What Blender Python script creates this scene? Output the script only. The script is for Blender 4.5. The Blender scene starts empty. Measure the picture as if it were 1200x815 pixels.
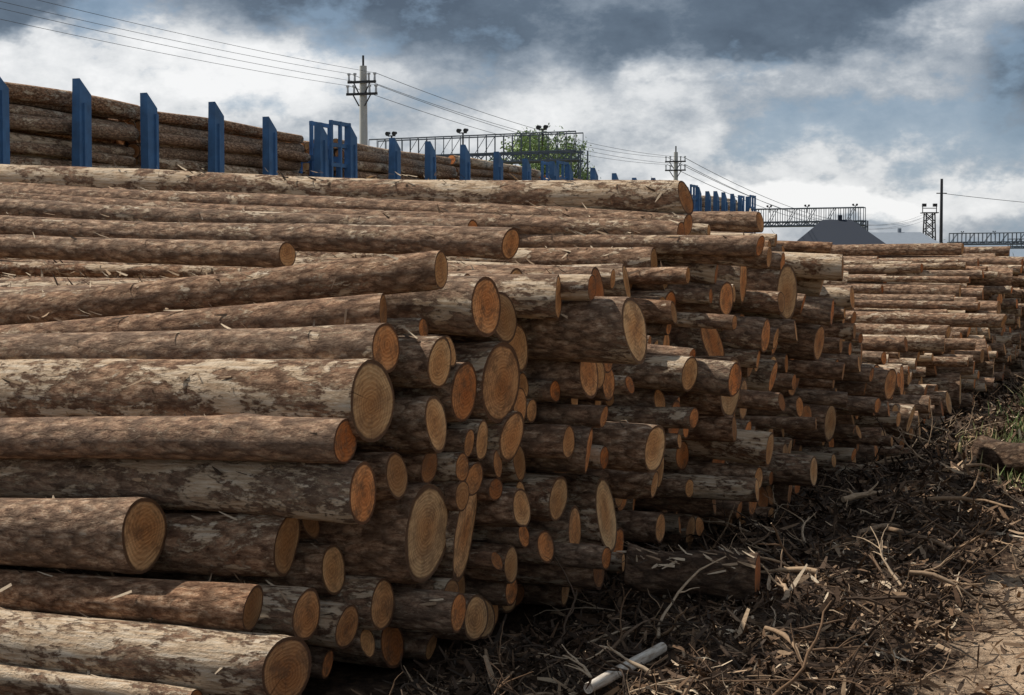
import bpy, math, random
import numpy as np
from mathutils import Vector
random.seed(7); rng=np.random.default_rng(11)
sc=bpy.context.scene
F=1800.0; CH=1.7; HY=322.0
TH=math.radians(24)
rx,ry=math.sin(TH),math.cos(TH)      # row direction (away)
ax,ay=math.cos(TH),-math.sin(TH)     # log axis direction (towards cut ends)
O=(0.08,7.3)
def W(t,u): return (O[0]+rx*t+ax*u, O[1]+ry*t+ay*u)

# ---------------------------------------------------------------- value noise
def vnoise(x,y,seed=0):
    xi=np.floor(x).astype(np.int64); yi=np.floor(y).astype(np.int64)
    xf=x-xi; yf=y-yi
    def h(a,b):
        n=(a*374761393+b*668265263+seed*1442695041)&0xffffffff
        n=((n^(n>>13))*1274126177)&0xffffffff
        return ((n^(n>>16))&0xffff)/65535.0
    sx=xf*xf*(3-2*xf); sy=yf*yf*(3-2*yf)
    a=h(xi,yi)*(1-sx)+h(xi+1,yi)*sx
    b=h(xi,yi+1)*(1-sx)+h(xi+1,yi+1)*sx
    return a*(1-sy)+b*sy
def fbm(x,y,o=4,seed=0):
    x=np.asarray(x,float); y=np.asarray(y,float)
    s=0;a=.5
    for i in range(o):
        s=s+a*vnoise(x,y,seed+i); x=x*2.03+3.1; y=y*2.03+1.7; a*=.5
    return s
def gz(x,y):
    x=np.asarray(x,float); y=np.asarray(y,float)
    u=(x-O[0])*ax+(y-O[1])*ay; t=(x-O[0])*rx+(y-O[1])*ry
    near=np.clip((60-np.abs(t))/30,0,1)*np.clip((12-np.abs(u))/4,0,1)
    berm=np.exp(-((u-1.05)/.55)**2)*(.05+.24*fbm(x*.9,y*.9,3,5))
    rough=np.clip(1.0-np.clip((u-1.8)/.4,0,1)*.75,0,1)
    b=(fbm(x*4,y*4,4,9)-.45)*.16*rough+(fbm(x*.8,y*.8,2,2)-.4)*.1
    rut=-.05*np.exp(-((u-2.7)/.22)**2)
    return near*np.where(u>-.3,berm+b+rut-.02,-.02)
def ground_at(px,py):
    # place in the yard (x,y) where something lying on the ground stands
    d=5.0
    while d<60:
        x=(px-600)/F*d; zl=CH-(py-HY)/F*d
        if zl<=float(gz(x,d)): return x,d,float(gz(x,d))
        d+=.02
    return x,d,0

# ---------------------------------------------------------------- mesh buffer
class Buf:
    def __init__(s): s.v=[];s.l=[];s.c=[];s.m=[];s.sm=[];s.lc=[];s.rn=[];s.n=0
    def add(s,V,Fq,mat,smooth,lc,rn):
        V=np.asarray(V,float).reshape(-1,3); Fq=np.asarray(Fq,dtype=np.int64)
        s.v.append(V); s.l.append((Fq+s.n).ravel()); s.c.append(np.full(len(Fq),Fq.shape[1]))
        s.m.append(np.full(len(Fq),mat) if np.isscalar(mat) else mat); s.sm.append(np.full(len(Fq),smooth))
        s.lc.append(np.asarray(lc,float).reshape(-1,3)); 
        rn=np.asarray(rn,float)
        if rn.ndim==1: rn=np.tile(rn,(len(V),1))
        s.rn.append(rn); s.n+=len(V)
    def make(s,name,mats,parent=None):
        V=np.concatenate(s.v);L=np.concatenate(s.l).astype(np.int32);C=np.concatenate(s.c)
        me=bpy.data.meshes.new(name)
        me.vertices.add(len(V)); me.vertices.foreach_set('co',V.astype(np.float32).ravel())
        me.loops.add(len(L)); me.loops.foreach_set('vertex_index',L)
        me.polygons.add(len(C)); st=np.concatenate([[0],np.cumsum(C)[:-1]]).astype(np.int32)
        me.polygons.foreach_set('loop_start',st)
        me.polygons.foreach_set('material_index',np.concatenate(s.m).astype(np.int32))
        me.polygons.foreach_set('use_smooth',np.concatenate(s.sm).astype(bool))
        me.update(calc_edges=True)
        a=me.attributes.new('lc','FLOAT_VECTOR','POINT'); a.data.foreach_set('vector',np.concatenate(s.lc).astype(np.float32).ravel())
        a=me.attributes.new('rn','FLOAT_VECTOR','POINT'); a.data.foreach_set('vector',np.concatenate(s.rn).astype(np.float32).ravel())
        for m in mats: me.materials.append(m)
        ob=bpy.data.objects.new(name,me); sc.collection.objects.link(ob)
        if parent: ob.parent=parent
        return ob
def empty(name,loc=(0,0,0),rz=0):
    e=bpy.data.objects.new(name,None); e.location=loc; e.rotation_euler=(0,0,rz); sc.collection.objects.link(e); return e

# ---------------------------------------------------------------- node helpers
class NT:
    def __init__(s,tree): s.t=tree; s.n=tree.nodes; s.n.clear()
    def new(s,ty,**k):
        n=s.n.new(ty)
        ins=k.pop('ins',{})
        for a,b in k.items(): setattr(n,a,b)
        for a,b in ins.items(): s.set(n.inputs[a],b)
        return n
    def set(s,sock,b):
        if isinstance(b,bpy.types.NodeSocket): s.t.links.new(b,sock)
        else:
            if hasattr(sock,'default_value') and hasattr(sock.default_value,'__len__') and not hasattr(b,'__len__'): b=[b]*len(sock.default_value)
            if sock.type=='RGBA' and len(b)==3: b=(*b,1)
            sock.default_value=b
    def m(s,op,a,b=0,c=None,clamp=False):
        n=s.new('ShaderNodeMath',operation=op,use_clamp=clamp); s.set(n.inputs[0],a); s.set(n.inputs[1],b)
        if c is not None: s.set(n.inputs[2],c)
        return n.outputs[0]
    def vm(s,op,a,b=(0,0,0)):
        n=s.new('ShaderNodeVectorMath',operation=op); s.set(n.inputs[0],a); s.set(n.inputs[1],b)
        return n.outputs['Value'] if op in('LENGTH','DOT_PRODUCT','DISTANCE') else n.outputs[0]
    def mix(s,f,a,b,bt='MIX'):
        n=s.new('ShaderNodeMix',data_type='RGBA',blend_type=bt); s.set(n.inputs[0],f); s.set(n.inputs[6],a); s.set(n.inputs[7],b); return n.outputs[2]
    def noise(s,v,scale,detail=4,rough=.55,dist=0):
        n=s.new('ShaderNodeTexNoise',ins={'Vector':v,'Scale':scale,'Detail':detail,'Roughness':rough,'Distortion':dist}); return n.outputs[0]
    def mr(s,v,a,b,c=0,d=1,smooth=False):
        n=s.new('ShaderNodeMapRange',ins={0:v,1:a,2:b,3:c,4:d})
        if smooth: n.interpolation_type='SMOOTHSTEP'
        return n.outputs[0]
    def ramp(s,v,pts):
        n=s.new('ShaderNodeValToRGB'); s.set(n.inputs[0],v); e=n.color_ramp.elements
        while len(e)<len(pts): e.new(.5)
        for i,(p,c) in enumerate(pts): e[i].position=p; e[i].color=(*c,1)
        return n.outputs[0]
    def attr(s,name): return s.new('ShaderNodeAttribute',attribute_name=name).outputs['Vector']
    def sep(s,v):
        n=s.new('ShaderNodeSeparateXYZ',ins={0:v}); return n.outputs
    def bsdf(s,col,rough,bump=None,bs=.4,bd=.01,metal=0,spec=.3):
        p=s.new('ShaderNodeBsdfPrincipled'); s.set(p.inputs['Base Color'],col); s.set(p.inputs['Roughness'],rough); s.set(p.inputs['Metallic'],metal)
        s.set(p.inputs['Specular IOR Level'],spec)
        if bump is not None:
            b=s.new('ShaderNodeBump',ins={'Height':bump,'Strength':bs,'Distance':bd}); s.set(p.inputs['Normal'],b.outputs[0])
        o=s.new('ShaderNodeOutputMaterial'); s.t.links.new(p.outputs[0],o.inputs[0]); return p
def mat(name):
    m=bpy.data.materials.new(name); m.use_nodes=True; return m,NT(m.node_tree)

# ---------------------------------------------------------------- materials
def bark_mat(name,gain=1.0,strip=0.0):
    m,n=mat(name)
    lc=n.attr('lc'); rn=n.sep(n.attr('rn'))
    v=n.vm('MULTIPLY',lc,(.42,1,1))
    big=n.noise(v,6.0,4,.7,.6); fn=n.new('ShaderNodeTexNoise',ins={'Vector':v,'Scale':40.0,'Detail':5.0,'Roughness':.78}); fine=fn.outputs[0]
    fib=n.noise(n.vm('MULTIPLY',lc,(.1,1,1)),75,2,.6)
    vv=n.vm('ADD',v,n.vm('MULTIPLY',fn.outputs[1],(.04,.04,.04)))
    vor=n.new('ShaderNodeTexVoronoi',feature='F1',ins={'Vector':vv,'Scale':26.0}).outputs['Distance']
    plate=n.mr(vor,.38,.75,1,0)
    barkc=n.ramp(fine,[(.30,(.075,.040,.024)),(.42,(.24,.138,.083)),(.54,(.46,.305,.195)),(.68,(.76,.60,.44))])
    barkc=n.mix(n.m('MULTIPLY_ADD',plate,-.65,.65),barkc,(.065,.035,.021))
    barkc=n.mix(n.m('MULTIPLY',rn[0],.4),barkc,n.mix(1,barkc,(1.12,.80,.58),'MULTIPLY'))
    barkc=n.mix(n.m('MULTIPLY',rn[1],.18),barkc,(.38,.31,.25))
    stripc=n.ramp(fib,[(.3,(.46,.31,.19)),(.5,(.70,.54,.37)),(.72,(.86,.74,.58))])
    th=n.mr(rn[2],0,1,.69-strip,.44-strip)
    e=n.m('MULTIPLY_ADD',fine,.6,big)
    mask=n.mr(e,n.m('ADD',th,.28),n.m('ADD',th,.34))
    col=n.mix(n.m('MULTIPLY',mask,.8),barkc,stripc)
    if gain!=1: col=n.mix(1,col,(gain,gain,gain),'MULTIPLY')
    h=n.m('ADD',n.m('MULTIPLY',plate,n.m('SUBTRACT',.9,n.m('MULTIPLY',mask,.75))),n.m('ADD',n.m('MULTIPLY',fine,1.9),n.m('MULTIPLY',mask,-.5)))
    n.bsdf(col,.88,h,.95,.014,spec=.15)
    return m
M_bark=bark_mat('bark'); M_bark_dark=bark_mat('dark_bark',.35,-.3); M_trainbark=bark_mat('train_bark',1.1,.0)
def end_mat():
    m,n=mat('cut_wood')
    lc=n.attr('lc'); rnv=n.attr('rn'); rn=n.sep(rnv); s=n.sep(lc)
    yz=n.vm('MULTIPLY',lc,(0,1,1)); sd=n.vm('ADD',yz,n.vm('MULTIPLY',rnv,(9,7,5)))
    wob=n.noise(sd,7,3); off=n.vm('MULTIPLY',n.vm('ADD',rnv,(-.5,-.5,-.5)),(0,.05,.05))
    rho=n.m('ADD',n.vm('LENGTH',n.vm('ADD',yz,off)),n.m('MULTIPLY',wob,.03))
    ring=n.m('SINE',n.m('MULTIPLY',rho,400)); ring=n.m('MULTIPLY_ADD',ring,.5,.5)
    base=n.ramp(n.m('ADD',n.m('MULTIPLY',rho,3.0),n.m('MULTIPLY',wob,.3)),[(.12,(.54,.245,.09)),(.36,(.68,.35,.145)),(.58,(.80,.50,.25))])
    col=n.mix(n.mr(rn[0],.4,1.0,0,1.0),base,n.mix(1,base,(.46,.42,.40),'MULTIPLY'))
    col=n.mix(n.mr(rn[1],.45,.95,0,.9),col,n.mix(1,col,(1.1,.68,.45),'MULTIPLY'))
    col=n.mix(n.mr(rn[2],.5,1,0,.5),col,n.mix(1,col,(1.08,1.12,1.14),'MULTIPLY'))
    col=n.mix(n.m('MULTIPLY',ring,.38),col,n.mix(1,col,(.5,.40,.34),'MULTIPLY'))
    blot=n.mr(n.noise(sd,13,5,.75),.46,.62)
    col=n.mix(n.m('MULTIPLY',blot,n.mr(rn[1],0,1,.4,.9)),col,(.18,.092,.048))
    cc=n.new('ShaderNodeCombineXYZ',ins={0:n.m('MULTIPLY',s[1],12.0),1:n.m('MULTIPLY_ADD',s[2],150.0,n.m('MULTIPLY',s[1],40.0)),2:n.m('MULTIPLY',rn[0],50.0)}).outputs[0]
    saw=n.noise(cc,1,2)
    col=n.mix(n.mr(saw,.42,.7,0,.5),col,n.mix(1,col,(.55,.47,.42),'MULTIPLY'))
    ang=n.m('ARCTAN2',s[1],s[2]); c=n.new('ShaderNodeCombineXYZ',ins={0:n.m('MULTIPLY',ang,3.5),1:n.m('MULTIPLY',rn[1],40.0),2:0.0}).outputs[0]
    ck=n.mr(n.noise(c,2.2,3,.7),.34,.28); ck=n.m('MULTIPLY',ck,n.mr(rho,.02,.05))
    col=n.mix(n.m('MULTIPLY',ck,.8),col,(.05,.025,.015))
    rim=n.mr(n.m('ADD',s[0],n.m('MULTIPLY',wob,.14)),.935,.985)
    col=n.mix(n.m('MULTIPLY',rim,.9),col,(.085,.042,.025))
    n.bsdf(col,.85,n.m('ADD',n.m('MULTIPLY',ring,.3),n.m('ADD',saw,n.m('MULTIPLY',ck,-2))),.7,.006,spec=.15)
    return m
M_end=end_mat()
def debris_mat():
    m,n=mat('bark_and_splinters')
    lc=n.attr('lc'); rn=n.sep(n.attr('rn'))
    c=n.ramp(rn[0],[(0,(.025,.016,.010)),(.42,(.08,.046,.027)),(.64,(.20,.12,.068)),(.85,(.46,.32,.20)),(1,(.74,.60,.43))])
    c=n.mix(n.m('MULTIPLY',rn[1],.22),c,(.17,.145,.12))
    f=n.noise(n.vm('MULTIPLY',lc,(12,90,90)),1,2)
    c=n.mix(n.mr(f,.4,.7,0,.5),c,n.mix(1,c,(.45,.4,.36),'MULTIPLY'))
    n.bsdf(c,.9,spec=.15); return m
M_deb=debris_mat()
def grass_mat():
    m,n=mat('grass_blades'); rn=n.sep(n.attr('rn'))
    c=n.ramp(rn[0],[(0,(.06,.095,.025)),(.5,(.14,.18,.06)),(.7,(.28,.25,.11)),(1,(.45,.36,.2))])
    n.bsdf(c,.8,spec=.2); return m
M_grass=grass_mat()
def ground_mat():
    m,n=mat('earth_ground')
    P=n.new('ShaderNodeNewGeometry').outputs['Position']
    rel=n.vm('SUBTRACT',P,(O[0],O[1],0)); u=n.vm('DOT_PRODUCT',rel,(ax,ay,0))
    n1=n.noise(P,1.3,4,.6); n2=n.noise(P,14,5,.7); n3=n.noise(P,60,3,.7)
    soil=n.ramp(n2,[(.3,(.020,.013,.009)),(.5,(.055,.034,.022)),(.68,(.13,.082,.050)),(.85,(.26,.18,.11))])
    sand=n.ramp(n.m('ADD',n.m('MULTIPLY',n2,.6),n.m('MULTIPLY',n3,.4)),[(.3,(.19,.120,.073)),(.48,(.37,.26,.17)),(.7,(.52,.39,.27))])
    e=n.m('ADD',u,n.m('MULTIPLY',n.m('SUBTRACT',n1,.5),.9)); e=n.m('ADD',e,n.m('MULTIPLY',n.m('SUBTRACT',n2,.5),.5))
    f=n.mr(e,1.85,2.1)
    col=n.mix(f,soil,sand)
    g=n.mr(n.m('ADD',u,n.m('MULTIPLY',n1,1.0)),5.2,6.0); col=n.mix(g,col,n.ramp(n2,[(.3,(.05,.06,.02)),(.7,(.16,.15,.07))]))
    far=n.mr(n.m('ABSOLUTE',u),9,14); col=n.mix(far,col,n.ramp(n1,[(.3,(.10,.10,.045)),(.7,(.2,.17,.1))]))
    n.bsdf(col,.95,n.m('ADD',n2,n.m('MULTIPLY',n3,.5)),.9,.035,spec=.1); return m
def plain(name,c,rough=.6,metal=0,var=.25,scale=3.0):
    m,n=mat(name); P=n.new('ShaderNodeTexCoord').outputs['Object']
    f=n.noise(P,scale,5,.6); col=n.mix(n.mr(f,.35,.7,0,var),c,tuple(x*.45+.02 for x in c))
    n.bsdf(col,rough,f,.15,.01,metal); return m
M_blue=plain('blue_paint',(.085,.20,.39),.65,0,.7,3.5); M_steel=plain('galvanised_steel',(.11,.13,.16),.6,0); M_dark=plain('dark_steel',(.04,.04,.045),.6)
M_conc=plain('concrete',(.48,.48,.46),.85); M_roof=plain('dark_roof_sheet',(.025,.032,.048),.8); M_roof2=plain('grey_roof_sheet',(.22,.25,.29),.5); M_wall=plain('weathered_wall',(.3,.27,.22),.9)
M_ballast=plain('ballast',(.2,.18,.16),.95,0,.6,12); M_wire=plain('wire_metal',(.13,.14,.16),.6); M_glass=plain('dark_glass',(.03,.04,.05),.2); M_ins=plain('insulator',(.5,.52,.55),.3)

# ---------------------------------------------------------------- log builder
def add_log(B,t,z,u,R,L,tilt,yaw,NS,NL,mb=0,me=1,base=None,dirv=None,bend=.02,rough=.035,taper=None,flakes=0,rn=None):
    if base is None: x,y=W(t,u); base=np.array([x,y,z])
    if dirv is None:
        d=np.array([-ax+rx*yaw,-ay+ry*yaw,tilt])
    else: d=np.array(dirv,float)
    d/=np.linalg.norm(d)
    up=np.array([0,0,1.]); e1=np.cross(up,d); e1/=np.linalg.norm(e1); e2=np.cross(d,e1)
    if taper is None: taper=random.uniform(-.25,.06)
    s=np.linspace(0,1,NL+1)
    if NL>8: s=np.concatenate([[0,.006],s[1:-1],[.994,1]])
    S=s*L; n=len(S)
    th=np.arange(NS)/NS*2*np.pi+random.random()
    sg,tg=np.meshgrid(S,th,indexing='ij')
    of=random.random()*100
    rr=R*(1+taper*sg/L)
    ns=fbm(sg*1.6+of,np.cos(tg)*1.3+of,3,3)+fbm(sg*2.3+of,np.sin(tg)*1.3+of+7,3,8)-.9
    rr=rr*(1+rough*2.4*ns)
    if NL>20: rr=rr*(1+.035*(fbm(sg*9+of,tg*3+of,2,21)-.4))
    rr=rr*(1+random.uniform(0,.07)*np.cos(2*(tg-random.random()*3))+random.uniform(0,.035)*np.cos(3*(tg-random.random()*3)))
    if random.random()<.45: rr*=1+random.uniform(.03,.14)*np.exp(-sg/.3)
    if NL>8:
        for k in range(random.randint(4,12)):
            s0=random.random()*L; t0=random.random()*6.28; dth=np.angle(np.exp(1j*(tg-t0)))
            rr=rr+R*random.uniform(.06,.2)*np.exp(-((sg-s0)/.06)**2-(dth*R/.035)**2)
        rr[0]*=.975; rr[-1]*=.975
    ba=random.random()*6.28; q=(s*(1-s)*4); ph=random.random()*6
    w=bend*q+ .014*np.sin(s*9+ph)*min(1,bend*50)
    cx=w*math.cos(ba); cz=w*math.sin(ba)
    ct,st_=np.cos(tg),np.sin(tg)
    cutx,cutz=random.gauss(0,.12),random.gauss(0,.13)
    sl=sg.copy(); sl[0]+=R*(cutx*ct[0]+cutz*st_[0]); 
    if n>NL+1: sl[1]+=R*(cutx*ct[0]+cutz*st_[0])
    X=base+sl[...,None]*d+(rr*ct+cx[:,None])[...,None]*e1+(rr*st_+cz[:,None])[...,None]*e2
    lc=np.stack([sg+of,ct*R,st_*R],-1)
    if rn is None: rn=np.array([random.random(),random.random(),random.random()])
    i=np.arange(n-1)[:,None]*NS; j=np.arange(NS)[None,:]; j2=(j+1)%NS
    Fq=np.stack([i+j,i+j2,i+NS+j2,i+NS+j],-1).reshape(-1,4)[:,::-1]
    B.add(X,Fq,mb,True,lc,rn)
    for en in (0,-1):
        rim=X[en]; c=rim.mean(0); sgn=1 if en==0 else -1
        inner=c+(rim-c)*.55-d*sgn*random.uniform(-.003,.004)
        V=np.concatenate([rim,inner]); l0=np.stack([np.full(NS,1.0),ct[0]*R,st_[0]*R],-1); l1=l0*np.array([.55,.55,.55])
        q=np.stack([j[0],j2[0],NS+j2[0],NS+j[0]],-1)
        if en==-1: q=q[:,::-1]
        B.add(V,q,me,False,np.concatenate([l0,l1]),rn)
        poly=np.arange(NS)[None,:]; 
        if en==-1: poly=poly[:,::-1]
        B.add(inner,poly,me,False,l1,rn)
    for k in range(flakes):
        s0=random.random()*min(L,4.5); tt=random.uniform(.3,2.8); a0=random.gauss(0,.6)
        rad=e1*math.cos(tt)+e2*math.sin(tt); tan=-e1*math.sin(tt)+e2*math.cos(tt)
        p=base+d*s0+rad*(R*(1+taper*s0/L)*1.0)
        fl=random.uniform(.02,.10); fw=random.uniform(.002,.008)
        f=d*math.cos(a0)+tan*math.sin(a0); g=np.cross(rad,f)
        lift=random.uniform(.0,.035)
        V=[p-g*fw,p+g*fw,p+f*fl*.5+rad*lift*.4+g*fw,p+f*fl*.5+rad*lift*.4-g*fw,p+f*fl+rad*lift+g*fw*.3,p+f*fl+rad*lift-g*fw*.3]
        r0=random.choice([.25,.5,.8,.95])
        B.add(V,[[0,1,2,3],[3,2,4,5]],2,False,np.random.rand(6,3)*.1,[r0,random.random(),0])

# ---------------------------------------------------------------- pile packing
def pix(px,py,h,t):
    k=(px-600)/F
    u=(k*(O[1]+ry*t)-O[0]-rx*t)/(ax-k*ay)
    y=O[1]+ry*t+ay*u
    return t,CH-(py-HY)/F*y,h/2/F*y,u
heroes=[(335,785,84,-1.88),(290,722,54,-1.84),(355,726,66,-1.60),(165,628,78,-1.76),(335,637,70,-1.50),(395,668,58,-1.25),
 (498,632,118,-1.0),(541,628,104,-.64),(452,695,62,-1.12),(434,474,92,-1.42),(424,570,68,-1.52),(412,520,54,-1.52),(452,411,56,-1.26),(448,368,42,-1.08),
 (518,316,44,-.86),(570,360,66,-.6),(545,457,66,-.72),(515,425,62,-1.0),(588,447,96,-.42),(654,352,50,-.1),(612,600,50,-.3),(512,500,60,-1.02),(465,555,56,-1.22),
 (690,440,56,.3),(690,528,54,.2),(655,585,56,.05),(925,532,36,4.5),(780,325,30,2.3),(800,292,36,2.6),(806,264,30,2.55),(803,236,38,2.6),
 (535,720,50,-.95),(600,510,56,-.3),(565,520,50,-.55),(500,560,44,-.95)]
circ=[]
for hh_ in heroes:
    t,z,R,u=pix(*hh_)
    circ.append([t,z,R,u,True])
tiltO={14:-.085,13:-.06}
for it in range(200):
    for i in range(len(circ)):
        for j in range(i):
            a,b=circ[i],circ[j]; dx=a[0]-b[0]; dz=a[1]-b[1]; D=math.hypot(dx,dz)+1e-6; S=(a[2]+b[2])*.97
            if D<S:
                q=(S-D)*.5/D; a[0]+=dx*q*1.3;a[1]+=dz*q*.7;b[0]-=dx*q*1.3;b[1]-=dz*q*.7
    for a in circ: a[1]=max(a[1],a[2])
prof=[(-2.15,.1),(-2.0,.35),(-1.85,.55),(-1.65,.85),(-1.45,1.25),(-1.2,1.45),(-.9,1.6),(-.5,1.7),(.3,1.7),(2.0,1.76),(2.3,1.95),(2.55,2.3),(2.9,2.2),(3.1,2.0),(4.2,1.98),(5.3,2.0),(6.1,1.75),(7.2,1.2),(9,.8),(11,.95),(14,1.0),(15,1.5),(16.2,2.0),(20,2.0),(22.2,2.0),(23,1.6),(24.5,1.5),(26,1.95),(32,2.0),(40,2.0),(41.8,.3)]
pt=[p[0] for p in prof]; ph=[p[1] for p in prof]
T0,T1,DT=-2.15,41.8,.015
G=np.arange(T0,T1,DT); HG=np.interp(G,pt,ph)
CL=[.048,.062,.08,.1,.125,.155,.185]
Z=[np.full(len(G),c) for c in CL]
def reg(t,z,R):
    for c,Zc in zip(CL,Z):
        S=R+c; i0=max(0,int((t-S-T0)/DT)); i1=min(len(G),int((t+S-T0)/DT)+2)
        if i1<=i0: continue
        dd=G[i0:i1]-t; ok=np.abs(dd)<S
        zz=np.where(ok,z+np.sqrt(np.maximum(S*S-dd*dd,0)),0)
        Zc[i0:i1]=np.maximum(Zc[i0:i1],zz)
her=[tuple(c) for c in circ]
env=np.full(len(G),9.)
for (t,z,R,u,f) in her:
    dd=np.abs(G-t); env=np.where(dd<R,np.minimum(env,z-np.sqrt(np.maximum(R*R-dd*dd,0))),env)
allc=list(her)
def fill(z0,z1,weights,H,mx=5000):
    fails=0; msk=(G>=z0)&(G<z1)
    while fails<40 and len(allc)<mx:
        ci=random.choices(range(len(CL)),weights)[0]; c=CL[ci]
        ok=msk&(Z[ci]+c*.75<=H)
        if not ok.any(): fails+=1; continue
        Fz=np.where(ok,Z[ci]+rng.random(len(G))*.02,99); k=int(np.argmin(Fz))
        t,z=G[k],Z[ci][k]
        good=True
        for h in her:
            if (h[0]-t)**2+(h[1]-z)**2<(h[2]+c)**2*.93: good=False;break
        if not good:
            H=H.copy(); H[max(0,k-3):k+4]=np.minimum(H[max(0,k-3):k+4],z); continue
        allc.append((t,z,c*random.uniform(.9,1.0),None,False)); reg(t,z,c)
wN=[3,4,4,3.5,3,2,1.5]; wF=[4,6.5,6,4,2.2,1.3,.6]
fill(T0,1.2,wN,np.minimum(HG,env)); fill(1.2,8,wF,np.minimum(HG,env))
for h in her: reg(h[0],h[1],h[2])
fill(T0,1.2,wN,HG); fill(1.2,42,wF,HG)
A=np.array([(c[0],c[1],c[2]) for c in allc])
for k in range(9000):
    t=random.uniform(-1.9,9) ; hh=np.interp(t,pt,ph); z=random.uniform(.06,hh-.12)
    dmin=(np.hypot(A[:,0]-t,A[:,1]-z)-A[:,2]).min(); dmin=min(dmin,z)
    if dmin>.05:
        r=min(dmin,.17); allc.append((t,z,r*1.02,None,False)); A=np.vstack([A,[t,z,r]])
print('logs',len(allc))
piles=[Buf(),Buf(),Buf()]
for i,(t,z,R,u,hero) in enumerate(allc):
    hp=np.interp(t,pt,ph)
    tilt=float(np.interp(t,[-1.6,0,2.5,8,14,40],[-.045,-.012,.05,.01,.0,.0]))*min(1,z/1.2+.15)+random.gauss(0,.006)
    yaw=random.gauss(0,.018); L=random.uniform(6.0,6.5)
    if hero:
        yaw*=.5
        if i in tiltO: tilt=tiltO[i]
    else:
        n0=float(fbm(t*1.3+5,z*1.7,2,31))-.38
        u=random.gauss(0,.22)+n0*1.1
        if t>.3 and random.random()<.15: u+=random.uniform(.1,.45)
        if t<-.9: u=min(u,.0)-random.uniform(.15,.5)
        elif t<0: u=min(u,.1)-.08
        if hp-z-R<.12 and t>-.3 and random.random()<.4: u-=random.uniform(.2,2.2); 
        if hp-z-R<.1: yaw*=2.0
        u=max(-2.2,min(.55,u))
    B=piles[0 if t<8 else (1 if t<23 else 2)]
    if t<3: NS,NL=28,40
    elif t<8: NS,NL=18,16
    else: NS,NL=12,7
    top=hp-z-R<.3 or t<-.9
    add_log(B,t,z,u,R,L,tilt,yaw,NS,NL,bend=.05,flakes=(80 if t<3 else 30) if (top and t<8) else (8 if t<4 else 0))
for (t,z,u,R,tl,yw) in [(.9,1.86,-.5,.08,.045,.05),(1.7,1.95,-1.1,.075,.05,-.05),(.1,1.80,-1.4,.07,.03,.06),(3.6,2.12,-.5,.07,.045,-.04),(4.6,2.08,-.1,.08,.02,.03)]:
    add_log(piles[0],t,z,u,R,6.2,tl,yw,20,20,flakes=30)
for (t,z,u,R,tl,yw) in [(13.4,1.12,.7,.09,.0,.02),(12.2,1.02,.2,.08,.0,.05),(10.5,.95,.4,.08,0,-.04),(17,2.08,-.3,.09,0,.05),(19.5,2.08,.1,.08,.01,-.04)]:
    add_log(piles[1],t,z,u,R,6.2,tl,yw,14,10)
for B in piles: B.make('log_pile',[M_bark,M_end,M_deb])

# ---------------------------------------------------------------- ground
def axis(lo,hi,step,far):
    a=list(np.arange(lo,hi,step)); s=step; x=a[-1]
    out=[]
    while x<far: s*=1.35; x+=s; out.append(x)
    s=step; x=a[0]; pre=[]
    while x>-far: s*=1.35; x-=s; pre.append(x)
    return np.array(pre[::-1]+a+out)
xs=axis(-2,9,.05,3500); ys=axis(5,24,.06,3500)
gx,gy=np.meshgrid(xs,ys,indexing='ij'); gzv=gz(gx,gy)
nx,ny=len(xs),len(ys); i=np.arange(nx-1)[:,None]*ny; j=np.arange(ny-1)[None,:]
q=np.stack([i+j,i+ny+j,i+ny+j+1,i+j+1],-1).reshape(-1,4)
B=Buf(); V=np.stack([gx,gy,gzv],-1).reshape(-1,3); B.add(V,q,0,True,V,[0,0,0]); B.make('ground',[ground_mat()])

# ---------------------------------------------------------------- debris
B=Buf(); N=70000
t=rng.random(N)**1.7*30-2.4; u=rng.random(N)*2.35-.05
keep=rng.random(N)<np.where(u>1.85,.22,1.0); t=t[keep];u=u[keep]; N=len(t)
x=O[0]+rx*t+ax*u; y=O[1]+ry*t+ay*u; z=gz(x,y)
ln=np.exp(rng.normal(-3.1,.65,N)).clip(.012,.3)*(1+t.clip(0)/18); wd=(ln*rng.uniform(.03,.15,N)).clip(.0012,.013)*(1+t.clip(0)/20)
ya=rng.random(N)*6.283; pi=rng.normal(.2,.45,N); bd=rng.normal(0,.35,N)
dx,dy,dz=np.cos(ya)*np.cos(pi),np.sin(ya)*np.cos(pi),np.sin(pi)
ro=rng.normal(0,.7,N); sx_,sy_,sz_=-np.sin(ya)*np.cos(ro),np.cos(ya)*np.cos(ro),np.sin(ro)
C=np.stack([x,y,z+rng.random(N)*.06],-1); D=np.stack([dx,dy,dz],-1)*ln[:,None]; Sd=np.stack([sx_,sy_,sz_],-1)*wd[:,None]
U=np.array([0,0,1.])*(bd*ln)[:,None]
V=np.stack([C-D*.5-Sd*.6-U*.3,C-D*.5+Sd*.6-U*.3,C+Sd,C-Sd,C+D*.5+Sd*.35-U*.3,C+D*.5-Sd*.35-U*.3],1)
base=np.arange(N)[:,None]*6; q=np.concatenate([base+np.array([0,1,2,3]),base+np.array([3,2,4,5])])
r0=np.clip(rng.beta(1.4,2.5,N)+np.where(u>1.0,.10,-.03),0,1); r1=rng.random(N)
rnv=np.repeat(np.stack([r0,r1,r0],-1),6,0)
B.add(V.reshape(-1,3),q,0,False,V.reshape(-1,3),rnv)
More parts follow.
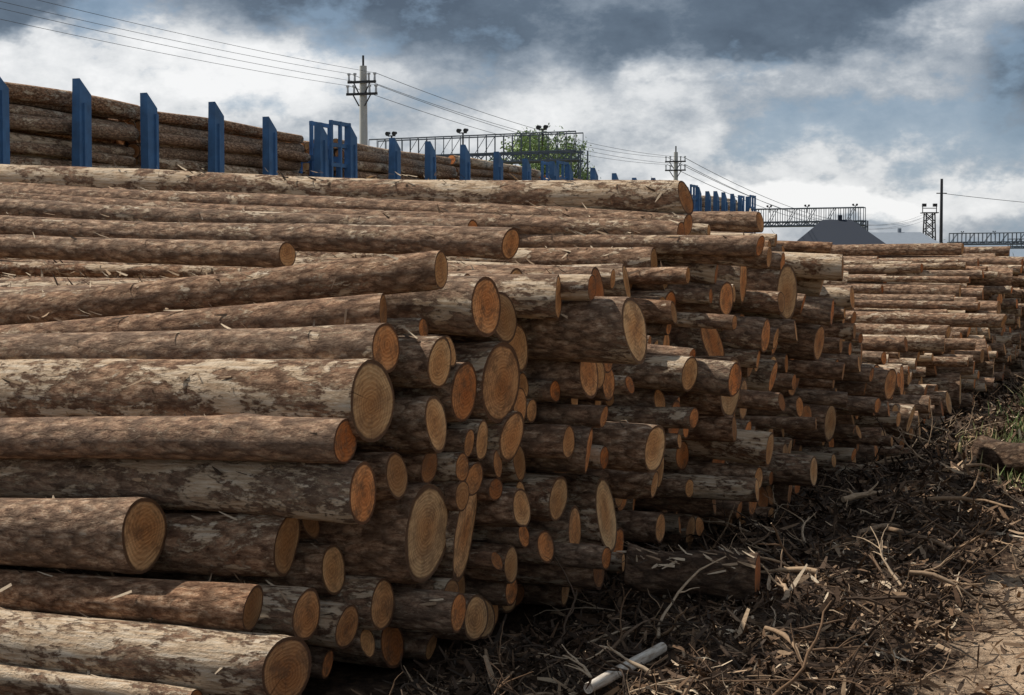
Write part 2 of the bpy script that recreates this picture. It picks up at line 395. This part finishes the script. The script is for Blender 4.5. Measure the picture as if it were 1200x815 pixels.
def branch(B,p,d,L,r,depth=0,val=None):
    n=8; d=np.array(d,float); d/=np.linalg.norm(d); pts=[np.array(p,float)]; 
    if val is None: val=random.choice([.15,.3,.45,.6,.8,.9])
    for k in range(n):
        d=d+rng.normal(0,.17,3)*np.array([1,1,.7]); d[2]-=.04 if depth==0 else 0; d/=np.linalg.norm(d); pts.append(pts[-1]+d*L/n)
    pts=np.array(pts); 
    gl=gz(pts[:,0],pts[:,1]); pts[:,2]=np.maximum(pts[:,2],gl+r)
    tn=np.gradient(pts,axis=0); tn/=np.linalg.norm(tn,axis=1)[:,None]
    s=np.cross(tn,[0.1,.05,1.]); s/=np.linalg.norm(s,axis=1)[:,None]; w=np.cross(tn,s)
    th=np.arange(6)/6*6.283; rad=r*np.linspace(1,.35,n+1)*(1+rng.normal(0,.12,n+1))
    X=pts[:,None,:]+rad[:,None,None]*(np.cos(th)[None,:,None]*s[:,None,:]+np.sin(th)[None,:,None]*w[:,None,:])
    i=np.arange(n)[:,None]*6; j=np.arange(6)[None,:]; j2=(j+1)%6
    q=np.stack([i+j,i+j2,i+6+j2,i+6+j],-1).reshape(-1,4)
    B.add(X,q,0,True,X,[val,random.random(),0]); B.add(X[0],[[5,4,3,2,1,0]],0,False,X[0],[.95,.2,0]); B.add(X[-1],[[0,1,2,3,4,5]],0,False,X[-1],[.9,.2,0])
    if depth<2 and L>.2:
        for k in range(random.randint(1,4)):
            i=random.randint(1,n-1); dd=tn[i]+rng.normal(0,.6,3); branch(B,pts[i],dd,L*random.uniform(.25,.5),r*.5,depth+1,val)
for k in range(800):
    t=random.random()**1.5*24-2.0; u=random.uniform(.15,2.0)
    if u>1.7 and random.random()<.6: continue
    x,y=W(t,u); a=random.random()*6.28; L=random.uniform(.12,.6)
    branch(B,(x,y,float(gz(x,y))+random.uniform(0,.06)),(math.cos(a),math.sin(a),random.uniform(-.1,.6)),L,random.uniform(.003,.010))
for (px,py,a,L,r,v) in [(1025,632,-.95,.8,.02,.7),(990,600,.3,.4,.024,.85),(925,720,1.4,.35,.014,.85),(1070,690,-.6,.5,.014,.8),(900,760,-1.1,.5,.014,.75),(1010,640,.1,.5,.018,.75),(960,690,2.7,.5,.015,.85),(1130,560,.5,.5,.014,.7),(780,720,2.2,.5,.012,.6),(1000,560,.2,.6,.02,.8),(1090,600,-.3,.6,.018,.75),(870,650,.2,.5,.016,.65)]:
    x,d,g=ground_at(px,py)
    branch(B,(x,d,g+.07),(math.cos(a),math.sin(a),.10),L,r,0,v)
B.make('wood_debris',[M_deb])

B=Buf(); x0,d0,g0=ground_at(778,786); x1,d1,g1=ground_at(715,818)
st=np.array([x0,d0,g0+.075]); en_=np.array([x1,d1,g1+.06]); dv=en_-st
add_log(B,0,0,0,.022,float(np.linalg.norm(dv))*1.35,0,0,14,10,base=st,dirv=dv,bend=.0008,rough=.05,taper=-.1)
m,n=mat('peeled_wood'); f=n.noise(n.vm('MULTIPLY',n.attr('lc'),(6,60,60)),1,4,.7); n.bsdf(n.ramp(f,[(.35,(.22,.16,.11)),(.5,(.50,.43,.35)),(.7,(.70,.64,.56))]),.8,f,.5,.004)
B.make('peeled_stick',[m,m])
B=Buf(); x,d,g=ground_at(890,706)
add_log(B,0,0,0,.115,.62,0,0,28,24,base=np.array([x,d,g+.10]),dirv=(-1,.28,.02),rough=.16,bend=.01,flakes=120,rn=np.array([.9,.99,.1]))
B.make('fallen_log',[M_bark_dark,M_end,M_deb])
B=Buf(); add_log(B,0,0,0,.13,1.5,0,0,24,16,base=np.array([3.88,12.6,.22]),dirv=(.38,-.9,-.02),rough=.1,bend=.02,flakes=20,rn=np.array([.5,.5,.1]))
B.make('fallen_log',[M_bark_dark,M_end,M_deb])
# ---------------------------------------------------------------- grass
B=Buf(); N=9500
tc=rng.random(420)*24+5.5; uc=rng.normal(1.7,.28,420); idx=rng.integers(0,420,N)
t=tc[idx]+rng.normal(0,.09,N); u=uc[idx]+rng.normal(0,.09,N); x=O[0]+rx*t+ax*u; y=O[1]+ry*t+ay*u; z=gz(x,y)
hh=rng.uniform(.04,.16,N)*(1+t/20); ya=rng.random(N)*6.28; le=rng.random(N)*.9
w=(.003+rng.random(N)*.003)*(1+t/14)
C=np.stack([x,y,z-.01],-1); sd=np.stack([-np.sin(ya),np.cos(ya),0*ya],-1)*w[:,None]; fd=np.stack([np.cos(ya),np.sin(ya),0*ya],-1)
m1=C+fd*(hh*le*.3)[:,None]+np.array([0,0,1])*(hh*.6)[:,None]; m2=C+fd*(hh*le)[:,None]+np.array([0,0,1])*hh[:,None]
V=np.stack([C-sd,C+sd,m1+sd*.8,m1-sd*.8,m2+sd*.1,m2-sd*.1],1); base=np.arange(N)[:,None]*6
q=np.concatenate([base+np.array([0,1,2,3]),base+np.array([3,2,4,5])])
rr=np.clip(rng.random(420)[idx]*.9+rng.normal(0,.1,N),0,1)
B.add(V.reshape(-1,3),q,0,False,V.reshape(-1,3),np.repeat(np.stack([rr,rr,rr],-1),6,0)); B.make('grass_tufts',[M_grass])

# ---------------------------------------------------------------- generic box/tube builders (local coords)
class P:
    def __init__(s): s.B=Buf()
    def box(s,c,sz,mi=0,ry_=0):
        c=np.array(c,float);h=np.array(sz,float)/2
        V=np.array([[a,b,d] for a in(-1,1) for b in(-1,1) for d in(-1,1)])*h+c
        s.B.add(V,[[0,1,3,2],[4,6,7,5],[0,4,5,1],[2,3,7,6],[0,2,6,4],[1,5,7,3]],mi,False,V,[.5,.5,.5])
    def bar(s,a,b,r,mi=0,n=6,r2=None):
        a=np.array(a,float);b=np.array(b,float);d=b-a;d/=np.linalg.norm(d); r2=r if r2 is None else r2
        k=np.array([0,0,1.]) if abs(d[2])<.9 else np.array([1.,0,0]); e=np.cross(d,k);e/=np.linalg.norm(e);f=np.cross(d,e)
        th=np.arange(n)/n*6.2832+.4; ring=np.cos(th)[:,None]*e+np.sin(th)[:,None]*f
        V=np.concatenate([a+ring*r,b+ring*r2]); j=np.arange(n); j2=(j+1)%n
        s.B.add(V,np.stack([j,j2,n+j2,n+j],-1)[:,::-1],mi,n>6,V,[.5,.5,.5]); s.B.add(V[:n],[list(range(n))],mi,False,V[:n],[.5]*3); s.B.add(V[n:],[list(range(n))[::-1]],mi,False,V[n:],[.5]*3)
    def poly(s,V,Fs,mi=0):
        V=np.array(V,float)
        for f in Fs: s.B.add(V[list(f)],[list(range(len(f)))],mi,False,V[list(f)],[.5]*3)
    def make(s,name,mats,parent): return s.B.make(name,mats,parent)

# ---------------------------------------------------------------- timber train
trk=math.atan2(ry,rx)
PT=(-7.7,27.0)
def wagon(s0,L=12.9,n=7):
    e=empty('timber_wagon',(PT[0]+rx*s0,PT[1]+ry*s0,0),trk)
    p=P(); zf=1.35
    p.box((L/2,1.45,zf-.12),(L,2.9,.2)); p.box((L/2,1.45,zf-.45),(L-.4,.5,.45))
    p.box((L/2,.05,zf-.3),(L,.08,.35)); p.box((L/2,2.85,zf-.3),(L,.08,.35)); p.make('flatbed',[M_blue],e)
    p=P()
    for bx in (1.7,L-1.7):
        p.box((bx,1.45,.72),(2.4,1.9,.28))
        for wx in (-.9,.9):
            for wy in (.65,2.25):
                p.bar((bx+wx,wy-.07,.62),(bx+wx,wy+.07,.62),.47,0,24)
            p.bar((bx+wx,.65,.62),(bx+wx,2.25,.62),.07,0,8)
    for ex in (-.35,L+.35): p.box((ex,1.45,.95),(.6,.25,.25))
    p.make('bogies',[M_dark],e)
    p=P()
    for k in range(n):
        x=.35+k*(L-.7)/(n-1); H=5.10+random.uniform(-.09,.09); lean=random.gauss(0,.05)
        for yy,dr in ((-.04,-1),(2.94,1)):
            w=.18;dp=.1
            V=[(x-w,yy-dp,.95),(x+w,yy-dp,.95),(x+w,yy+dp,.95),(x-w,yy+dp,.95)]
            V+=[(x-w*.85+lean,yy-dp,H),(x+w*.85+lean,yy-dp,H-.26),(x+w*.85+lean,yy+dp*.6,H-.26),(x-w*.85+lean,yy+dp*.6,H)]
            p.poly(V,[(0,1,5,4),(1,2,6,5),(2,3,7,6),(3,0,4,7),(4,5,6,7),(3,2,1,0)])
            p.box((x,yy+dr*.12,1.9),(.08,.06,1.6)); p.box((x,yy+dr*.12,4.1),(.07,.05,1.2))
    p.make('stakes',[M_blue],e)
    p=P()
    for ex in (-.04,L+.04):
        for yy in (.05,.75,1.45,2.15,2.85): p.box((ex,yy,2.8),(.1,.1,3.0))
        for zz in (1.5,2.3,3.1,3.9,4.35): p.box((ex,1.45,zz),(.07,2.86,.12))
    for xx in (L+.15,L+.55,L+.95):
        for yy in (-.02,.5): p.box((xx,yy,3.25),(.07,.07,3.9))
    for zz in (1.6,3.0,4.2,4.65,5.15):
        for yy in (-.02,.5): p.box((L+.55,yy,zz),(.9,.06,.09))
    p.box((L+.55,.24,1.5),(.9,.6,.06))
    p.make('end_frame',[M_blue],e)
    B=Buf(); R=.135
    for bx in ((.45,L/2+.1) if L>10 else (.45,)):
        ll=L/2 if L>10 else L
        for row in range(15):
            zc=zf+.02+R+row*.232; nn=10 if row%2==0 else 9
            if row==14: nn=9
            for c in range(nn):
                y=.17+R+ (c+ (10-nn)/2)*.252
                r=R*random.uniform(.74,1.04)
                edge=c<2 or c>nn-3 or row>11
                add_log(B,0,0,0,r,ll-.45+random.uniform(-.2,.1),0,0,12 if edge else 8,6 if edge else 2,base=np.array([bx+random.uniform(0,.2),y+random.gauss(0,.03),zc+random.gauss(0,.03)]),dirv=(1,random.gauss(0,.006),random.gauss(0,.008)),bend=.04)
    B.make('log_load',[M_trainbark,M_end],e)
for s in (-18.6,-4.25,9.3,22.9): wagon(s)
wagon(36.5,8.0,7)
e=empty('railway_track',(PT[0],PT[1],0),trk)
p=P(); p.poly([(-60,-1.2,.0),(200,-1.2,.0),(200,-.3,.09),(-60,-.3,.09),(-60,3.2,.09),(200,3.2,.09),(200,4.1,0),(-60,4.1,0)],[(0,1,2,3),(3,2,5,4),(4,5,6,7)]); p.make('ballast',[M_ballast],e)
p=P(); p.box((70,.69,.15),(260,.07,.12)); p.box((70,2.21,.15),(260,.07,.12)); p.make('rails',[M_dark],e)
p=P()
for k in range(300): p.box((-50+k*.6,1.45,.1),(.25,2.6,.08))
p.make('sleepers',[M_conc],e)

# ---------------------------------------------------------------- gantries
def gantry(x,y,half,ztop,lamps,depth=1.5,th=.06):
    e=empty('lighting_gantry',(x,y,0),math.atan2(ay,ax))
    p=P(); zb=ztop-depth; n=12
    for yy in (-.5,.5):
        p.bar((-half,yy,ztop),(half,yy,ztop),th*.8); p.bar((-half,yy,zb),(half,yy,zb),th*1.3)
        p.bar((-half,yy,zb+.45),(half,yy,zb+.45),th)
        for k in range(n*2+1):
            xx=-half+k*half/n; p.bar((xx,yy,zb),(xx,yy,ztop),th*.5)
        for k in range(n*2):
            xx=-half+k*half/n; x2=xx+half/n; a,b=(zb,zb+.45) if k%2 else (zb+.45,zb); p.bar((xx,yy,a),(x2,yy,b),th*.6)
            if k%4==0: p.bar((xx,yy,zb),(x2+half/n,yy,ztop),th*.4)
    for k in range(n+1):
        xx=-half+k*half*2/n; p.bar((xx,-.5,zb),(xx,.5,zb),th*.6)
    p.box((0,0,zb+.02),(half*2,.8,.05))
    p.make('truss_beam',[M_steel],e)
    p=P()
    for sx in (-1,1):
        for yy in (-.5,.5):
            for dx in (-.25,.25): p.bar((sx*half+dx,yy,0),(sx*half+dx,yy,zb+.5),th)
        for k in range(9):
            z0=k*zb/9;z1=(k+1)*zb/9; 
            for yy in (-.5,.5): p.bar((sx*half-.25,yy,z0),(sx*half+.25,yy,z1),th*.6)
            p.bar((sx*half,-.5,z0),(sx*half,.5,z1),th*.6)
    p.make('lattice_legs',[M_steel],e)
    p=P()
    for lx in lamps:
        p.bar((lx,0,ztop-.4),(lx,0,ztop+.2),.05); p.bar((lx-.2,0,ztop+.2),(lx+.2,0,ztop+.2),.03)
        for d in (-.2,.2):
            p.bar((lx+d,-.15,ztop+.3),(lx+d,.12,ztop+.36),.12,0,12,.07); p.bar((lx+d,0,ztop+.17),(lx+d,0,ztop+.3),.03)
    p.make('floodlights',[M_dark],e)
gantry(-2.0,80,5.9,8.85,(-4.8,-.6,3.9),1.4,.045)
gantry(32,168,6.4,8.9,(-4,0.2,5.4),1.9,.08)
gantry(95,300,9.5,9.8,(-7,-1,5),2.2,.11)
gantry(150,420,14,11.5,(-9,0,9),2.5,.15)

# ---------------------------------------------------------------- utility poles and wires
def upole(x,y,H,arms):
    e=empty('utility_pole',(x,y,0),math.atan2(ay,ax)+.15)
    p=P(); p.bar((0,0,0),(0,0,H),.19,0,12,.12); p.make('concrete_shaft',[M_conc],e)
    p=P(); q=P()
    for (z,w) in arms:
        p.box((0,-.14,z),(2*w,.08,.08)); 
        for s in (-1,1):
            p.bar((s*.1,-.14,z-.4),(s*w*.6,-.14,z),.025)
            for ww in (w*.92,w*.5):
                q.bar((s*ww,-.14,z+.05),(s*ww,-.14,z+.28),.04,0,8,.03); q.bar((s*ww,-.14,z+.24),(s*ww,-.14,z+.3),.06,0,8)
    p.bar((0,0,H),(0,0,H+.35),.04)
    p.make('crossarms',[M_dark],e); q.make('insulators',[M_ins],e)
P1=(-5.0,52.0);P2=(9.45,89.0);P0=(-19.5,15.0);P3=(54.2,200.0)
upole(*P1,8.7,[(8.15,.5),(7.75,.55)]); upole(*P2,8.75,[(8.2,.6),(7.7,.6)]); upole(*P0,8.7,[(8.15,.55),(7.75,.62)])
e=empty('overhead_wires'); p=P()
def wire(a,b,sag,r):
    a=np.array(a);b=np.array(b);N=28; pv=a
    for k in range(1,N+1):
        f=k/N; c=a*(1-f)+b*f; c=c-np.array([0,0,sag*4*f*(1-f)]); p.bar(pv,c,r,0,4); pv=c
c_,s_=math.cos(math.atan2(ay,ax)+.15),math.sin(math.atan2(ay,ax)+.15)
for (off,z) in [(-.46,8.45),(.46,8.45),(-.5,8.05),(.5,8.05)]:
    q=lambda Pp,zz=z:(Pp[0]+c_*off,Pp[1]+s_*off,zz)
    wire(q(P0),q(P1),.45,.006); wire(q(P1),q(P2),.55,.009); wire(q(P2),q(P3,z+1.2),2.6,.016)
wire((41.8,150,9.6),(90,170,8.6),.8,.025)
p.make('cables',[M_wire],e)
e=empty('lattice_mast',(54.2,200,0)); p=P()
for sx in(-1,1):
    for sy in(-1,1): p.bar((sx*.8,sy*.8,0),(sx*.55,sy*.55,9.6),.09)
for k in range(9):
    z0=k*1.07;z1=z0+1.07; w=.8-.25*z0/9.6
    for sy in(-1,1): p.bar((-w,sy*w,z0),(w,sy*w,z1),.06); p.bar((w,sy*w,z0),(-w,sy*w,z1),.06)
p.box((0,0,9.7),(2.0,1.6,.12)); 
for sx in(-1,1): p.bar((sx*.9,0,9.7),(sx*.9,0,10.6),.06); p.box((sx*.7,0,10.7),(.5,.4,.4))
p.bar((-.95,0,10.3),(.95,0,10.3),.05); p.make('lattice',[M_dark],e)
e=empty('wooden_pole',(41.8,150,0)); p=P(); p.bar((0,0,0),(0,0,11),.2,0,10,.13); p.bar((-.5,0,9.6),(.5,0,9.6),.05); p.make('shaft',[M_dark],e)

# ---------------------------------------------------------------- sheds
def hiphouse(name,x,y,w,l,hw,hr,rz,roof,ridge=.35):
    e=empty(name,(x,y,0),rz)
    p=P(); p.box((0,0,hw/2),(w,l,hw)); p.make('walls',[M_wall],e)
    o=.4; a,b=w/2+o,l/2+o; r=w/2*ridge
    p=P(); p.poly([(-a,-b,hw-.05),(a,-b,hw-.05),(a,b,hw-.05),(-a,b,hw-.05),(-r,0,hr),(r,0,hr)],[(0,1,5,4),(1,2,5),(2,3,4,5),(3,0,4),(3,2,1,0)])
    p.bar((r*.2,0,hr-.3),(r*.2,0,hr+.35),.18,0,8)
    p.make('roof',[roof],e)
    p=P(); q=P()
    for k in (-.3,0.05,.3): p.box((k*w,-l/2-.01,hw*.55),(1.0,.08,1.1)); q.box((k*w,-l/2-.03,hw*.55-.6),(1.2,.14,.08))
    p.box((-w*.42,-l/2-.01,1.05),(.95,.08,2.1)); p.make('windows_and_door',[M_glass],e); q.make('window_sills',[M_conc],e)
hiphouse('dark_roofed_shed',24.9,118,7.2,8,3.5,5.9,-.15,M_roof,.3)
hiphouse('grey_roofed_warehouse',33.5,135,9,14,3.9,5.4,-.3,M_roof2,.5)

# ---------------------------------------------------------------- trees
def leafmat(name,a,b):
    m,n=mat(name); r=n.sep(n.attr('rn')); n.bsdf(n.mix(r[0],a,b),.7,spec=.2); return m
M_leaf=leafmat('spring_leaves',(.13,.21,.08),(.36,.45,.20)); M_leafd=leafmat('dark_foliage',(.02,.035,.015),(.06,.09,.035))
M_trunk=plain('trunk_bark',(.12,.09,.07),.9)
def leaves(B,cs,n,sz,sp):
    cs=np.array(cs); idx=rng.integers(0,len(cs),n); c=cs[idx]+rng.normal(0,1,(n,3))*sp
    a=rng.normal(0,1,(n,3));a/=np.linalg.norm(a,axis=1)[:,None]; b=np.cross(a,rng.normal(0,1,(n,3)));b/=np.linalg.norm(b,axis=1)[:,None]
    s=sz*rng.uniform(.6,1.3,n)[:,None]
    V=np.stack([c-a*s,c-b*s*.6,c+a*s,c+b*s*.6],1).reshape(-1,3)
    r=np.clip(rng.random(len(cs))[idx]*.7+rng.random(n)*.3,0,1); B.add(V,np.arange(n*4).reshape(-1,4),0,False,V,np.repeat(np.stack([r,r,r],-1),4,0))
def tree(x,y,H,cw,nl,sz):
    e=empty('birch_tree',(x,y,0)); p=P(); p.bar((0,0,0),(0,0,H*.45),.2,0,10,.13); p.bar((0,0,H*.45),(.2,0,H*.92),.13,0,8,.03); cs=[]
    zc=H*.70
    for k in range(120):
        a=random.random()*6.28; el_=random.uniform(-.8,1.3); rr_=random.uniform(.75,1.05)
        tip=(math.cos(a)*math.cos(el_)*cw*rr_,math.sin(a)*math.cos(el_)*cw*rr_,zc+math.sin(el_)*H*.29*rr_)
        z0=max(H*.3,tip[2]-1.6*rr_-.5); z0=min(z0,H*.88); p.bar((0.1,0,z0),tip,.03,0,5,.01)
        for f in (.6,.8,.92,1.0): cs.append((tip[0]*f,tip[1]*f,z0+(tip[2]-z0)*f))
    p.make('trunk_and_limbs',[M_trunk],e); B=Buf(); leaves(B,cs,nl,sz,.22); B.make('leaves',[M_leaf],e)
tree(1.75,98,11.0,3.6,17000,.095)
B=Buf(); cs=[(-500+k*2.6+random.gauss(0,2),560+random.gauss(0,12)-abs(-500+k*2.6)*.1,random.uniform(1,5)+3*abs(math.sin(k*.13)+.5*math.sin(k*.31))) for k in range(420)]
leaves(B,cs,26000,.9,1.6); B.make('distant_treeline',[M_leafd])

# ---------------------------------------------------------------- sun + sky
el=math.radians(50); rot=.05; hv=np.array([-ax,-ay])*math.cos(rot)+np.array([rx,ry])*math.sin(rot)
S=Vector((hv[0]*math.cos(el),hv[1]*math.cos(el),math.sin(el)))
sun=bpy.data.lights.new('sun','SUN'); sun.energy=5.0; sun.angle=math.radians(.5); sun.color=(1,.94,.85)
so=bpy.data.objects.new('sun',sun); so.rotation_euler=S.to_track_quat('Z','Y').to_euler(); sc.collection.objects.link(so)
w=bpy.data.worlds.new('World'); sc.world=w; w.use_nodes=True; n=NT(w.node_tree)
try: w.cycles.sampling_method='NONE'
except Exception as ex: print(ex)
sky=n.new('ShaderNodeTexSky',sky_type='NISHITA',sun_disc=False,sun_elevation=el,sun_rotation=math.atan2(S.x,S.y))
dirv=n.new('ShaderNodeTexCoord').outputs['Generated']
vs=n.vm('MULTIPLY',dirv,(1,1,1.7))
wn=n.new('ShaderNodeTexNoise',ins={'Vector':vs,'Scale':13.0,'Detail':5.0,'Roughness':.6})
wd=n.vm('MULTIPLY',n.vm('ADD',wn.outputs[1],(-.5,-.5,-.5)),(.11,.11,.055))
dw=n.vm('ADD',dirv,wd)
def blob(px,py,rpx,rpy,amp):
    x=(px-600)/F; z=(HY-py)/F
    d=n.vm('LENGTH',n.vm('MULTIPLY',n.vm('SUBTRACT',dw,(x,0,z)),(F/rpx,0,F/rpy)))
    return n.mr(d,.5,1.1,amp,0,True)
f1=n.noise(n.vm('ADD',vs,(3.1,1.7,.4)),8.0,6,.57,.1); f2=n.noise(vs,26,5,.65)
b=n.m('ADD',n.m('MULTIPLY_ADD',f1,.95,.15),n.m('MULTIPLY_ADD',f2,.7,-.35))
for bl in [(720,-5,480,105,-.46),(380,-25,280,65,-.28),(1000,15,240,80,-.14),(30,10,130,60,-.46),(1190,115,115,90,-.36),
           (190,95,270,70,.24),(330,95,180,50,.16),(880,228,130,24,.42),(985,245,110,20,.42),(830,85,130,16,.14),(640,140,300,35,.02),(1130,235,120,30,.2),(1120,30,80,40,.2)]:
    b=n.m('ADD',b,blob(*bl))
dz=n.sep(dirv)[2]
b=n.m('ADD',b,n.mr(dz,.19,.45,0,-.2))
col=n.ramp(b,[(0.0,(.085,.115,.16)),(.22,(.12,.16,.215)),(.42,(.255,.305,.37)),(.60,(.45,.49,.54)),(.78,(.78,.795,.81)),(1,(1,1,1))])
blu=n.mix(.75,n.vm('MULTIPLY',sky.outputs[0],(.1,.1,.1)),(.27,.39,.54))
gap=n.m('MULTIPLY',n.mr(n.m('ADD',f1,n.m('MULTIPLY_ADD',f2,.4,n.m('ADD',blob(1030,180,290,60,-.16),-.2))),.44,.34),.6)
bgs=n.new('ShaderNodeBackground',ins={'Color':sky.outputs[0],'Strength':.1})
bg2=n.new('ShaderNodeBackground',ins={'Color':n.mix(gap,col,blu),'Strength':.95})
mx=n.new('ShaderNodeMixShader',ins={0:.06}); w.node_tree.links.new(bg2.outputs[0],mx.inputs[1]); w.node_tree.links.new(bgs.outputs[0],mx.inputs[2])
wo=n.new('ShaderNodeOutputWorld'); w.node_tree.links.new(mx.outputs[0],wo.inputs[0])

# ---------------------------------------------------------------- camera
cam=bpy.data.cameras.new('camera'); cam.lens=F/1200*36; cam.sensor_width=36; cam.clip_end=8000
co=bpy.data.objects.new('camera',cam); co.location=(0,0,CH); co.rotation_euler=(math.pi/2-math.atan((407.5-HY)/F),0,0); sc.collection.objects.link(co); sc.camera=co
sc.view_settings.view_transform='Standard'; sc.view_settings.look='None'; sc.view_settings.exposure=0
